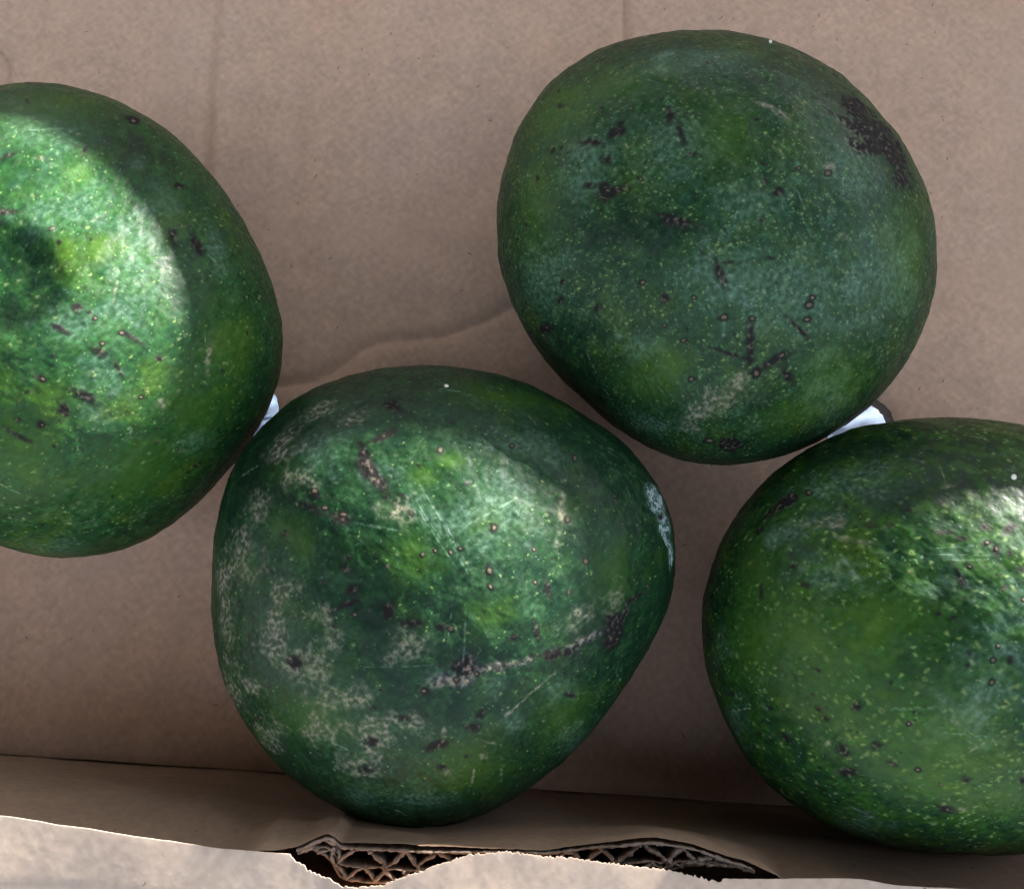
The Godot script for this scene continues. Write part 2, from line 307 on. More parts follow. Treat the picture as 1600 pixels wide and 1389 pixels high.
const RIM_OUT := [[-0.25, -0.001], [-0.1355, -0.0004], [-0.1133, 0.0005], [-0.0956, 0.0019], [-0.0765, 0.0033], [-0.0619, 0.0043], [-0.0467, 0.0045], [0.0502, 0.0036], [0.0809, 0.0017], [0.0887, 0.0026], [0.103, 0.0024], [0.25, 0.0015]]
const BULGE := [[-0.0467, 0.0045], [-0.0442, 0.0057], [-0.0423, 0.007], [-0.0381, 0.0082], [-0.0343, 0.0099], [-0.0308, 0.0096], [-0.0266, 0.0094], [-0.0225, 0.0075], [-0.0183, 0.0059], [-0.0128, 0.0035], [-0.0058, 0.0012], [0.0013, 0.0003], [0.0085, 0.0006], [0.0171, 0.0007], [0.0257, 0.0011], [0.0314, 0.0015], [0.0386, 0.0019], [0.0443, 0.0027], [0.0472, 0.0034], [0.0502, 0.0036]]
const HOLE_TOP := [[-0.0505, 0.0885], [-0.047, 0.0855], [-0.043, 0.083], [-0.0395, 0.0828], [-0.0385, 0.0812], [-0.02, 0.081], [0.02, 0.081], [0.03, 0.0815], [0.04, 0.083], [0.05, 0.0845], [0.056, 0.0862], [0.0605, 0.0885]]
const BUCKLE := [[-0.056, 0.0], [-0.047, -0.0005], [-0.040, -0.0030], [-0.037, -0.0006], [-0.02, -0.0006], [0.01, -0.0018], [0.026, -0.0042], [0.036, -0.0058], [0.044, -0.0054], [0.055, -0.003], [0.064, 0.0]]


func wall_top(x: float) -> float:
	return table(x, HOLE_TOP) if x > -0.0505 and x < 0.0605 else RIM - 0.0015


# how far the inner face leans out at a height
func wall_out(x: float, y: float) -> float:
	var k := clampf(y / RIM, 0.0, 1.0)
	var o := table(x, RIM_OUT) * k * k * (1.3 - 0.3 * k) + table(x, BUCKLE) * sstep(0.035, 0.08, y)
	# beside the hole the panel turns back under the ledge
	return o + 0.0056 * sstep(0.045, 0.078, y) * (1.0 - sstep(-0.062, -0.054, x) + sstep(0.062, 0.070, x))


func cardboard_box() -> void:
	var box := Node3D.new()
	box.name = "cardboard_box"
	box.rotation.y = -YAW
	add_child(box)
	tag(box, "brown corrugated cardboard box with a torn hand hole, holding four avocados", "box")
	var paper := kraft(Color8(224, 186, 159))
	var liner := kraft(Color8(182, 152, 128))     # darker, browner tint for the near inner panel
	var pale := kraft(Color8(204, 180, 160))
	var raw := kraft(Color8(160, 141, 126), 0.95, 9.0)
	var nz := FastNoiseLite.new()
	nz.seed = 3
	nz.frequency = 28.0
	nz.fractal_octaves = 3
	var fine := FastNoiseLite.new()
	fine.seed = 9
	fine.frequency = 420.0
	fine.fractal_octaves = 3

	# floor sheet with creases and three vent holes
	var x0 := -0.36
	var z0 := -0.55
	var z1 := WALL - 0.0005
	var cell := 0.0014
	var nu := int(0.76 / cell) + 1
	var nv := int((z1 - z0) / cell) + 1
	var P := PackedVector3Array()
	var U := PackedVector2Array()
	P.resize(nu * nv)
	U.resize(nu * nv)
	var wave := [Vector2(-0.090, -0.0895), Vector2(-0.0796, -0.0894), Vector2(-0.0686, -0.0912), Vector2(-0.0599, -0.0963), Vector2(-0.0535, -0.1021), Vector2(-0.0447, -0.1056), Vector2(-0.0246, -0.1072), Vector2(-0.009, -0.1131), Vector2(0.0, -0.1185), Vector2(0.014, -0.121)]
	var vents := [[Vector2(0.1195, -0.0740), 0.0120, "vent"], [Vector2(-0.0925, -0.079), 0.0124, "vent"]]
	var knock := Vector2(-0.200, -0.2085)
	var inside := PackedByteArray()
	inside.resize(nu * nv)
	for j in nv:
		for i in nu:
			var lx := x0 + i * cell
			var lz := z0 + (z1 - z0) * j / (nv - 1)
			var w := to_world(lx, lz)
			var h := 0.0006 * nz.get_noise_2d(w.x, w.y)
			# two straight score lines and a fainter one, running away from the near wall
			var c1 := w.x + 0.1123 - 0.012 * maxf(0.0, w.y + 0.2)
			h += (0.0008 * exp(-absf(c1 - 0.004) / 0.004) - 0.0017 * exp(-pow(c1 / 0.0022, 2.0))) * sstep(-0.10, -0.2, w.y)
			var c2 := w.x - 0.0425
			h += (0.0008 * exp(-absf(c2 - 0.002) / 0.003) - 0.0018 * exp(-pow(c2 / 0.0014, 2.0))) * sstep(-0.17, -0.2, w.y)
			var c3 := w.x + 0.079 + 0.03 * (w.y + 0.2)
			h -= 0.0008 * exp(-pow(c3 / 0.003, 2.0)) * sstep(-0.12, -0.19, w.y)
			if absf(w.x + 0.04) < 0.09 and absf(w.y + 0.105) < 0.05:
				h -= fold(w, wave, 0.0024, 0.0024)
				# the sheet dips on the far side of the dent
				h -= 0.0012 * exp(-pow((w.x + 0.035) / 0.03, 2.0) - pow((w.y + 0.116) / 0.009, 2.0))
			h -= 0.0016 * exp((lz - z1) / 0.0022)
			# flutes telegraph faintly through the liner
			h += 0.00003 * sin(w.x * TAU / 0.0075)
			# a third vent that was scored but never pushed out
			var ring := absf(w.distance_to(knock) - 0.0130)
			h -= 0.0012 * exp(-pow(ring / 0.0012, 2.0)) - 0.0009 * exp(-pow((ring - 0.0022) / 0.0012, 2.0))
			var p := Vector2(lx, lz)
			for v in vents:
				var q := (w - v[0]) as Vector2
				var r: float = v[1] * (1.0 + 0.012 * sin(q.angle() * 9.0) + 0.01 * sin(q.angle() * 23.0))
				var dd := q.length()
				if dd < r:
					inside[j * nu + i] = 1
					w = v[0] + q.normalized() * r
					p = Vector2(w.x * cos(YAW) + w.y * sin(YAW), -w.x * sin(YAW) + w.y * cos(YAW))
				if dd < r * 1.5:
					h -= 0.0009 * pow(1.0 - clampf((dd - r) / (r * 0.5), 0.0, 1.0), 2.0)
			P[j * nu + i] = Vector3(p.x, h, p.y)
			U[j * nu + i] = p
	var keep := PackedByteArray()
	keep.resize((nu - 1) * (nv - 1))
	for j in nv - 1:
		for i in nu - 1:
			var a := j * nu + i
			keep[j * (nu - 1) + i] = 0 if inside[a] and inside[a + 1] and inside[a + nu] and inside[a + nu + 1] else 1
	put("floor_panel", sheet(P, U, nu, nv, keep), paper, box)
	# the cut edges of the vent holes, through the thickness of the board
	for v in vents:
		var n := 72
		var rows := 5
		var VP := PackedVector3Array()
		var VU := PackedVector2Array()
		for j in rows:
			for i in n + 1:
				var ang := TAU * (i % n) / n
				var r: float = v[1] * (1.0 + 0.012 * sin(ang * 9.0) + 0.01 * sin(ang * 23.0))
				r += 0.0005 * fine.get_noise_2d(cos(ang) * 0.02 + v[0].x, sin(ang) * 0.02 + j * 0.003) * (1 if j > 0 else 0)
				var q: Vector2 = v[0] + Vector2(cos(ang), sin(ang)) * r
				VP.append(Vector3(q.x * cos(YAW) + q.y * sin(YAW), -0.0006 - 0.0066 * j / (rows - 1), -q.x * sin(YAW) + q.y * cos(YAW)))
				VU.append(Vector2(i, j))
		put("vent_edge", sheet(VP, VU, n + 1, rows, PackedByteArray(), true), raw, box)

	# underside of the floor, in four strips that leave the vents open
	var under := SurfaceTool.new()
	under.begin(Mesh.PRIMITIVE_TRIANGLES)
	var zs := [-0.55, -0.212, -0.179, -0.096, -0.058, WALL + 0.0140]
	var cuts := [[], [], [], [[-0.1120, -0.0825], [0.1005, 0.129]], []]
	for k in zs.size() - 1:
		var from := -0.36
		for c in cuts[k] + [[0.40, 0.40]]:
			if c[0] > from:
				add_slab(under, Vector3(from, -0.0082, zs[k]), Vector3(c[0], -0.0072, zs[k + 1]))
			from = c[1]
	under.generate_normals()
	put("bottom_sheet", under.commit(), raw, box)

	# near wall: the inner panel, cut away at the hand hole
	var cols := PackedFloat32Array()
	var x := -0.3585
	while x < 0.3985:
		cols.append(x)
		x += 0.0008 if x > -0.06 and x < 0.07 else 0.004
	cols.append(0.3985)
	var n1 := cols.size()
	var rows1 := 36
	var WP := PackedVector3Array()
	var WU := PackedVector2Array()
	for j in rows1:
		for i in n1:
			var lx := cols[i]
			var top := wall_top(lx)
			if lx > -0.052 and lx < 0.062:
				top += 0.0005 * fine.get_noise_1d(lx * 2.0)
			var y := top - (top + 0.007) * pow(float(j) / (rows1 - 1), 1.2)
			var o := wall_out(lx, y) + 0.0007 * nz.get_noise_2d(lx, y * 1.5)
			# a crease running down from the torn corner of the hole
			var cl := Vector2(lx, y)
			o -= fold(cl, [Vector2(-0.078, 0.055), Vector2(-0.062, 0.066), Vector2(-0.044, 0.068), Vector2(-0.02, 0.072)], 0.002, 0.0012)
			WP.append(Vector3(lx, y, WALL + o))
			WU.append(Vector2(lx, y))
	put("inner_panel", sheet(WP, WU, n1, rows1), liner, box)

	# the double-walled board laid bare along the hole: middle and outer liners and two rows of flutes
	var lips := {"mid": 0.0048, "out": 0.0083}
	var sides := {}
	for key in lips:
		var pts := PackedVector2Array()
		var k := 0
		while k <= 140:
			var lx := lerpf(-0.0465, 0.0575, k / 140.0)
			var close := sstep(-0.0465, -0.034, lx) * (1.0 - sstep(0.030 if key == "out" else 0.036, 0.0575, lx))
			var o: float = wall_out(lx, wall_top(lx)) + 0.0011 + lips[key] * (0.08 + 0.80 * close) + 0.0004 * fine.get_noise_1d(lx * 0.5 + lips[key] * 90.0)
			pts.append(Vector2(lx, WALL + o))
			k += 1
		sides[key] = pts
	var inner := PackedVector2Array()
	for k in 141:
		var lx := lerpf(-0.0465, 0.0575, k / 140.0)
		inner.append(Vector2(lx, WALL + wall_out(lx, wall_top(lx)) + 0.0011))
	sides["in"] = inner
	put("liner", ribbon(inner, 0.0007, 0.016, fine, 0.0002), raw, box)
	put("liner", ribbon(sides["mid"], 0.00055, 0.016, fine, -0.0008), raw, box)
	put("liner", ribbon(sides["out"], 0.0007, 0.016, fine, -0.0014), raw, box)
	for row in 2:
		var a: PackedVector2Array = sides["in"] if row == 0 else sides["mid"]
		var b: PackedVector2Array = sides["mid"] if row == 0 else sides["out"]
		var period := 0.0096 if row == 0 else 0.0058
		var pts := PackedVector2Array()
		var n := 420
		var ph := 0.0
		for k in n + 1:
			var f := k / float(n)
			var idx := f * 140.0
			var i0 := mini(int(idx), 139)
			var fr := idx - i0
			var pa := a[i0].lerp(a[i0 + 1], fr)
			var pb := b[i0].lerp(b[i0 + 1], fr)
			ph += TAU * 0.1076 / n / period * (1.0 + 0.35 * sin(f * 31.0 + row) + 0.2 * sin(f * 77.0))
			var sw := sin(ph)
			var s := 0.5 + 0.5 * signf(sw) * pow(absf(sw), 0.85)
			s = clampf(s + 0.22 * fine.get_noise_2d(f * 0.05, row), 0.03, 0.97)
			var p := pa.lerp(pb, s)
			p.x += 0.0008 * sin(ph * 2.0) + 0.0009 * fine.get_noise_1d(f * 0.09 + row)
			pts.append(p)
		put("flute_sheet", ribbon(pts, 0.0009, 0.015, fine, -0.0006), raw, box)

	# ledge along the top of the near wall, with the pushed-out flap of the hand hole
	ledge(box, pale, nz, fine)

	# outer panel of the near wall
	var st := SurfaceTool.new()
	st.begin(Mesh.PRIMITIVE_TRIANGLES)
	add_slab(st, Vector3(-0.366, -0.008, WALL + 0.0150), Vector3(0.406, RIM - 0.003, WALL + 0.0175))
	st.generate_normals()
	put("outer_panel", st.commit(), paper, box)
	# the other three walls; the far right corner rises highest
	put("side_panel", slab_sloped(Vector2(0.3995, WALL + 0.0145), Vector2(0.3995, -0.5505), HIGH[0], HIGH[1], 0.006), paper, box)
	put("side_panel", slab_sloped(Vector2(-0.3595, -0.5505), Vector2(-0.3595, WALL + 0.0145), 0.056, 0.056, 0.006), paper, box)
	put("far_panel", slab_sloped(Vector2(0.4055, -0.5518), Vector2(-0.3655, -0.5518), HIGH[1], HIGH[2], 0.006), paper, box)


func add_slab(st: SurfaceTool, lo: Vector3, hi: Vector3) -> void:
	var bm := BoxMesh.new()
	bm.size = hi - lo
	st.append_from(bm, 0, Transform3D(Basis(), (lo + hi) / 2.0))


# an upright board from a to b, whose inner face lies on that line and whose top may slope
func slab_sloped(a: Vector2, b: Vector2, ha: float, hb: float, thick: float) -> ArrayMesh:
	var st := SurfaceTool.new()
	st.begin(Mesh.PRIMITIVE_TRIANGLES)
	st.set_smooth_group(-1)
	var d := (b - a).normalized()
	var o := Vector2(-d.y, d.x)
	if o.dot(a + b) < 0.0:
		o = -o
	var n := 24
	var ring := func(f: float) -> Array:
		var p := a.lerp(b, f)
		var h := lerpf(ha, hb, f)
		var q := p + o * thick
		return [Vector3(p.x, -0.007, p.y), Vector3(p.x, h - 0.001, p.y), Vector3(p.x + o.x * 0.001, h, p.y + o.y * 0.001), Vector3(q.x - o.x * 0.001, h, q.y - o.y * 0.001), Vector3(q.x, h - 0.001, q.y), Vector3(q.x, -0.007, q.y)]
	for k in n:
		var r0: Array = ring.call(k / float(n))
		var r1: Array = ring.call((k + 1) / float(n))
		for i in 6:
			var j := (i + 1) % 6
			for v in [r0[i], r1[i], r0[j], r0[j], r1[i], r1[j]]:
				st.add_vertex(v)
	for end in [0.0, 1.0]:
		var r: Array = ring.call(end)
		for i in range(1, 5):
			for v in [r[0], r[i], r[i + 1]]:
				st.add_vertex(v)
	st.generate_normals()
	return st.commit()


# a strip of paper standing upright along a plan line, with a torn top edge that follows the hole
func ribbon(pts: PackedVector2Array, thick: float, depth: float, fine: FastNoiseLite, drop: float) -> ArrayMesh:
	var P := PackedVector3Array()
	var U := PackedVector2Array()
	var n := pts.size()
	var prof := [[-1.0, 1.0], [-1.0, 0.03], [-0.4, 0.0], [0.4, 0.0], [1.0, 0.03], [1.0, 1.0]]
	for pr in prof:
		for i in n:
			var t := (pts[mini(i + 1, n - 1)] - pts[maxi(i - 1, 0)]).normalized()
			var o := Vector2(-t.y, t.x)
			var fray := 0.0011 * fine.get_noise_2d(pts[i].x * 3.0, pts[i].y * 3.0)
			var th := thick * (1.0 + 1.0 * fine.get_noise_2d(pts[i].x * 2.0, 0.3 + pts[i].y))
			var q: Vector2 = pts[i] + o * th * 0.5 * pr[0]
			var y: float = wall_top(pts[i].x) + drop + fray - depth * pr[1]
			P.append(Vector3(q.x, y, q.y))
			U.append(q)
	return sheet(P, U, n, prof.size(), PackedByteArray(), true)


func ledge(box: Node3D, pale: StandardMaterial3D, nz: FastNoiseLite, fine: FastNoiseLite) -> void:
	var cols := PackedFloat32Array()
	var x := -0.3585
	while x < 0.3985:
		cols.append(x)
		x += 0.00035 if x > -0.052 and x < 0.056 else 0.002
	cols.append(0.3985)
	var n := cols.size()
	# profile across the ledge: [0 inner edge .. 1 outer edge, drop below the top]
	var prof := [[0.0, 0.0004], [0.0, 0.00003], [0.0, 0.00003], [0.03, 0.0], [0.12, 0.0], [0.3, 0.0], [0.5, 0.0], [0.7, 0.0], [0.86, 0.0], [0.94, 0.0002], [0.985, 0.0010], [1.0, 0.0025], [1.0, 0.006]]
	var P := PackedVector3Array()
	var U := PackedVector2Array()
	for pr in prof:
		for i in n:
			var lx := cols[i]
			var hole := lx > -0.0467 and lx < 0.0502
			var o: float = table(lx, BULGE) if hole else table(lx, RIM_OUT)
			var smooth_o := -1.0
			if hole:
				smooth_o = o
				o += 0.0008 + 0.0005 * fine.get_noise_1d(lx * 2.2) + 0.0003 * fine.get_noise_1d(lx * 7.0)
			else:
				smooth_o = o
				o += 0.00012 * fine.get_noise_1d(lx * 2.0)
			var outer := 0.0168 + 0.0004 * nz.get_noise_1d(lx)
			var drop: float = pr[1]
			if hole and pr[0] < 0.1:                         # the torn edge is one sheet thick and not folded over
				drop = minf(drop, 0.0003)
			var zr := lerpf(o, outer, pr[0])
			var across := (zr - smooth_o) / (outer - smooth_o)     # height follows the place on the sheet, not the torn outline
			var y: float = RIM - drop + 0.0004 * nz.get_noise_2d(lx * 0.8, across * 0.01) - 0.0012 * across
			P.append(Vector3(lx, y, WALL + zr))
			U.append(Vector2(lx, pr[0]))
	put("ledge", sheet(P, U, n, prof.size(), PackedByteArray(), false), pale, box)


# ---------------------------------------------------------------- what the box stands on

func setting() -> void:
	var m := StandardMaterial3D.new()
	m.resource_name = "pale_ground"
	m.albedo_color = Color(0.45, 0.46, 0.46)
	m.roughness = 0.6
	var P := PackedVector3Array()
	var U := PackedVector2Array()
	var n := 61
	for j in n:
		for i in n:
			var fx := (i - 30) / 30.0
			var fz := (j - 30) / 30.0
			P.append(Vector3(fx * (0.4 + 60.0 * fx * fx), -0.112, fz * (0.4 + 60.0 * fz * fz)))
			U.append(Vector2(fx, fz))
	var g := put("ground", sheet(P, U, n, n), m)
	g.set_meta("kind", "structure")
	tag(g, "pale flat ground the box stands over on its four blocks", "ground")
	var white := StandardMaterial3D.new()
	white.resource_name = "white_paper"
	white.albedo_color = Color(0.52, 0.60, 0.71)
	white.roughness = 0.5
	var rip := FastNoiseLite.new()
	rip.seed = 21
	rip.frequency = 14.0
	var SP := PackedVector3Array()
	var SU := PackedVector2Array()
	for j in 151:
		for i in 201:
			var q := Vector2(-0.40 + 0.7 * i / 200.0, -0.45 + 0.5 * j / 150.0)
			var wv := sin((q.y + 0.02 * rip.get_noise_2d(q.x, q.y)) * TAU / 0.011)
			SP.append(Vector3(q.x, -0.106 + 0.0006 * wv + 0.002 * rip.get_noise_2d(q.x * 2.0, q.y * 2.0), q.y))
			SU.append(q)
	var paper := put("paper_sheet", sheet(SP, SU, 201, 151), white)
	tag(paper, "rippled white sheet glimpsed through the vent holes under the box", "sheet")
	var wood := StandardMaterial3D.new()
	wood.resource_name = "painted_wood"
	wood.albedo_color = Color(0.86, 0.87, 0.88)
	wood.roughness = 0.55
	for k in 4:
		var st := SurfaceTool.new()
		st.begin(Mesh.PRIMITIVE_TRIANGLES)
		add_slab(st, Vector3(-0.02, 0.0, -0.02), Vector3(0.02, 0.1035, 0.02))
		st.generate_normals()
		var b := put("support_block", st.commit(), wood)
		var at := to_world(-0.33 if k % 2 == 0 else 0.37, 0.02 if k < 2 else -0.52)
		b.position = Vector3(at.x, -0.112, at.y)
		b.rotation.y = -YAW
		tag(b, "white block under the %s %s corner of the cardboard box" % ["near" if k < 2 else "far", "left" if k % 2 == 0 else "right"], "block", "blocks under the box")


# added sheet, out of view, that blocks overhead and far-side sky; near side open
func sky_blocker() -> void:
	var m := StandardMaterial3D.new()
	m.resource_name = "blocker_canvas"
	m.albedo_color = Color(0.30, 0.28, 0.25)
	m.roughness = 0.95
	var o := Node3D.new()
	o.name = "sky_blocker"
	add_child(o)
	tag(o, "sloping sheet on four poles, added out of view to block sky light", "sky_blocker")
	var a := Vector3(0, SKY_BLOCKER[0], SKY_BLOCKER[1])
	var b := Vector3(0, SKY_BLOCKER[2], SKY_BLOCKER[3])
	var st := SurfaceTool.new()
	st.begin(Mesh.PRIMITIVE_TRIANGLES)
	var d := (b - a).normalized()
	var basis := Basis(Vector3.RIGHT, d.cross(Vector3.RIGHT), d)
	var bm := BoxMesh.new()
	bm.size = Vector3(4.4, 0.01, a.distance_to(b))
	st.append_from(bm, 0, Transform3D(basis, (a + b) / 2.0 + Vector3(-1.2, 0, 0)))
	st.generate_normals()
	put("blocker_sheet", st.commit(), m, o)
	for s in [-1, 1]:
		for e in [a, b]:
			var pm := CylinderMesh.new()
			pm.top_radius = 0.02
			pm.bottom_radius = 0.02
			pm.height = e.y + 0.112
			var pole := put("pole", pm, m, o)
			pole.position = Vector3(s * 2.15 - 1.2, (e.y - 0.112) / 2.0 - 0.005, e.z + 0.0)


# ---------------------------------------------------------------- fruit

func avocado(called: String, c: Vector3, hy: float, a0: float, ca: Array, sa: Array, marks: Array, sd: int, cfg: Dictionary, dents: Array, label: String) -> void:
	var lump := FastNoiseLite.new()
	lump.seed = sd
	lump.frequency = 42.0
	lump.fractal_octaves = 2
	var pit := FastNoiseLite.new()
	pit.seed = sd + 1
	pit.frequency = 150.0
	pit.fractal_octaves = 3
	var lean: Vector2 = cfg.get("lean", Vector2.ZERO)
	var nu := 561
	var nv := 301
	var P := PackedVector3Array()
	var U := PackedVector2Array()
	for j in nv:
		var th := PI / 2 - PI * j / (nv - 1)
		var rho := sqrt((1.0 - sin(th)) / 2.0)
		for i in nu:
			var ph := TAU * (i % (nu - 1)) / (nu - 1)
			var r := a0
			for k in ca.size():
				r += ca[k] * cos((k + 1) * ph) + sa[k] * sin((k + 1) * ph)
			# the harmonics fade towards the crown, so that the top is smoothly domed
			r = lerpf(a0, r, sstep(0.0, 0.75, cos(th)))
			var p := Vector3(r * cos(th) * cos(ph), hy * sin(th), r * cos(th) * sin(ph))
			var lift := pow(maxf(0.0, sin(th)), 2.0)
			var nrm := Vector3(p.x / (r * r), p.y / (hy * hy), p.z / (r * r)).normalized()
			var up := sstep(-0.9, -0.5, sin(th))
			var d := (0.0005 * lump.get_noise_3dv(p) + 0.00030 * pit.get_noise_3dv(p)) * up
			for dt in dents:
				var far: float = (p + c + Vector3(lean.x * lift, 0, lean.y * lift)).distance_to(dt[0]) / dt[1]
				if far < 1.6:
					d -= dt[2] * (exp(-pow(far, 4.0) * 1.2) - 0.12 * exp(-pow((far - 1.15) / 0.2, 2.0)))
			P.append(p + nrm * d + Vector3(lean.x * lift, hy, lean.y * lift))
			U.append(Vector2(0.5 + 0.5 * rho * cos(ph), 0.5 + 0.5 * rho * sin(ph)))
	var mesh := sheet(P, U, nu, nv, PackedByteArray(), true)
	# one smooth pole and no seam in the shading
	var arr := mesh.surface_get_arrays(0)
	var N: PackedVector3Array = arr[Mesh.ARRAY_NORMAL]
	for j in nv:
		var s := (N[j * nu] + N[j * nu + nu - 1]).normalized()
		N[j * nu] = s
		N[j * nu + nu - 1] = s
	for row in [0, nv - 1]:
		for i in nu:
			N[row * nu + i] = Vector3.UP if row == 0 else Vector3.DOWN
	arr[Mesh.ARRAY_NORMAL] = N
	mesh = ArrayMesh.new()
	mesh.add_surface_from_arrays(Mesh.PRIMITIVE_TRIANGLES, arr)
	var maps := skin(sd, cfg, marks)
	var m := StandardMaterial3D.new()
	m.resource_name = "avocado_skin"
	m.albedo_texture = maps[0]
	m.roughness = 1.0
	m.roughness_texture = maps[1]
	m.roughness_texture_channel = BaseMaterial3D.TEXTURE_CHANNEL_GREEN
	m.heightmap_enabled = true
	m.heightmap_texture = maps[1]
	m.heightmap_scale = 0.034
	m.metallic_specular = 0.25
	var o := put(called, mesh, m)
	o.position = c - Vector3(0, hy, 0)
	tag(o, label, "avocado", "avocados in the box")


func dot_stamp(rad: float, col: Color, ring: bool, r: RandomNumberGenerator) -> Image:
	var w := int(ceil(rad * 1.6)) * 2 + 3
	var im := Image.create(w, w, false, Image.FORMAT_RGBA8)
	var turn := r.randf() * PI
	var long := r.randf_range(0.75, 1.35)
	var p1 := r.randf() * TAU
	var p2 := r.randf() * TAU
	var strength := r.randf_range(0.65, 1.0)
	for y in w:
		for x in w:
			var q := Vector2(x - w / 2, y - w / 2).rotated(turn)
			q.x /= long
			var ang := q.angle()
			var d := q.length() / rad / (1.0 + 0.22 * sin(ang * 2.0 + p1) + 0.15 * sin(ang * 3.0 + p2))
			var a := (1.0 - sstep(0.1, 1.25, d)) * strength
			var c := col
			if ring and d < 0.35:
				c = col.darkened(0.5)
			im.set_pixel(x, y, Color(c.r, c.g, c.b, a * col.a))
	return im


func skin(sd: int, cfg: Dictionary, marks: Array) -> Array:
	var r := RandomNumberGenerator.new()
	r.seed = sd
	var big := noise_bytes(S, sd, 0.0042, 4)
	var tone := noise_bytes(S, sd + 1, 0.0065, 3)
	var mid := noise_bytes(S, sd + 2, 0.022, 5)
	var fine := noise_bytes(S, sd + 3, 0.075, 5, FastNoiseLite.TYPE_SIMPLEX)
	var grit := noise_bytes(S, sd + 5, 0.19, 3, FastNoiseLite.TYPE_VALUE_CUBIC)
	var crinkle := noise_bytes(S, sd + 6, 0.034, 5, FastNoiseLite.TYPE_SIMPLEX, true)
	var net := noise_bytes(S, sd + 4, 0.06, 5, FastNoiseLite.TYPE_SIMPLEX, true)
	var dk: Color = cfg.dark
	var md: Color = cfg.mid
	var yl: Color = cfg.yellow
	var lut := PackedByteArray()
	var yel := PackedByteArray()
	var blm := PackedByteArray()
	var scf := PackedByteArray()
	for k in 256:
		var c := dk.lerp(md, sstep(50, 205, k))
		lut.append_array([c.r8, c.g8, c.b8])
		yel.append(int(150.0 * sstep(150, 235, k)))
		scf.append(int(200.0 * cfg.scuff * sstep(186, 238, k)))
		blm.append(int(120.0 * cfg.bloom * sstep(128, 225, k)))
	var A := PackedByteArray()
	A.resize(S * S * 4)
	var B := PackedByteArray()
	B.resize(S * S * 4)
	B.fill(255)
	A.fill(255)
	var yr := yl.r8
	var yg := yl.g8
	var yb := yl.b8
	for i in S * S:
		var g := big[i]
		var f := fine[i]
		var q := mid[i]
		var y := yel[tone[i]]
		var b := (blm[(g + q) >> 1] * f) >> 7
		var cr := lut[q * 3]
		var cg := lut[q * 3 + 1]
		var cb := lut[q * 3 + 2]
		cr += ((yr - cr) * y) >> 8
		cg += ((yg - cg) * y) >> 8
		cb += ((yb - cb) * y) >> 8
		cr += ((68 - cr) * b) >> 8
		cg += ((92 - cg) * b) >> 8
		cb += ((70 - cb) * b) >> 8
		var sc := (scf[crinkle[i]] * (255 - absi(big[i] - 150)) * grit[i]) >> 15
		cr += ((84 - cr) * sc) >> 8
		cg += ((104 - cg) * sc) >> 8
		cb += ((86 - cb) * sc) >> 8
		var k := 160 + (f >> 3) + (grit[i] * 9 >> 4)
		A[i * 4] = (cr * k) >> 8
		A[i * 4 + 1] = (cg * k) >> 8
		A[i * 4 + 2] = (cb * k) >> 8
		var hh := 118 + ((f - 128) >> 3) + ((q - 128) >> 3) + ((grit[i] - 128) >> 3)
		B[i * 4] = hh
		B[i * 4 + 1] = 110 + (b >> 1) + ((f - 128) >> 2)
	var ia := Image.create_from_data(S, S, false, Image.FORMAT_RGBA8, A)
	var ib := Image.create_from_data(S, S, false, Image.FORMAT_RGBA8, B)
	# lenticels
	var stamps := []
	for s in [[1.1, Color8(103, 125, 78, 194)], [1.6, Color8(108, 127, 76, 205)], [2.2, Color8(118, 133, 76, 211)], [2.9, Color8(126, 137, 80, 205)], [3.6, Color8(125, 129, 89, 199)], [1.7, Color8(112, 129, 124, 160)], [4.6, Color8(78, 96, 66, 137)], [1.5, Color8(10, 18, 12, 210)]]:
		for v in 5:
			stamps.append([dot_stamp(s[0] * cfg.dot, s[1], v == 0 and s[0] > 2.5, r), dot_stamp(s[0] * cfg.dot * 1.1, Color8(158, 120, 255, 110), false, r)])
	var made := 0
	var tries := 0
	while made < cfg.dots and tries < cfg.dots * 6:
		tries += 1
		var ang := r.randf() * TAU
		var rho := sqrt(r.randf()) * 0.46 * S
		var px := int(S / 2.0 + rho * cos(ang))
		var py := int(S / 2.0 + rho * sin(ang))
		if r.randf() * 255.0 > 40.0 + tone[py * S + px] * 0.9:
			continue
		made += 1
		var u := r.randf()
		var k := 0 if u < 0.30 else 1 if u < 0.50 else 2 if u < 0.62 else 3 if u < 0.67 else 4 if u < 0.69 else 5 if u < 0.80 else 6 if u < 0.87 else 7
		k = k * 5 + r.randi_range(0, 4)
		var im: Image = stamps[k][0]
		var w := im.get_width()
		ia.blend_rect(im, Rect2i(0, 0, w, w), Vector2i(px - w / 2, py - w / 2))
		if k < 25:
			var im2: Image = stamps[k][1]
			w = im2.get_width()
			ib.blend_rect(im2, Rect2i(0, 0, w, w), Vector2i(px - w / 2, py - w / 2))
	# small chance scars besides the listed ones
	A = ia.get_data()
	B = ib.get_data()
	var all := []
	for k in range(5, 8):
		for m in marks:
			if m[0] == k and k != 7:
				all.append(m)
	for k in 90:
		var ang := r.randf() * TAU
		var rho := sqrt(r.randf()) * 0.45 * S
		var w := r.randf_range(2.0, 6.0)
		all.append([0 if r.randf() < 0.9 else 3, S / 2.0 + rho * cos(ang), S / 2.0 + rho * sin(ang), w, w * r.randf_range(0.3, 0.9), r.randf() * 180.0])
	for k in 26:
		var ang := r.randf() * TAU
		var rho := sqrt(r.randf()) * 0.45 * S
		all.append([1 if r.randf() < 0.4 else 4, S / 2.0 + rho * cos(ang), S / 2.0 + rho * sin(ang), r.randf_range(8.0, 34.0), r.randf_range(0.9, 3.5), r.randf() * 180.0])
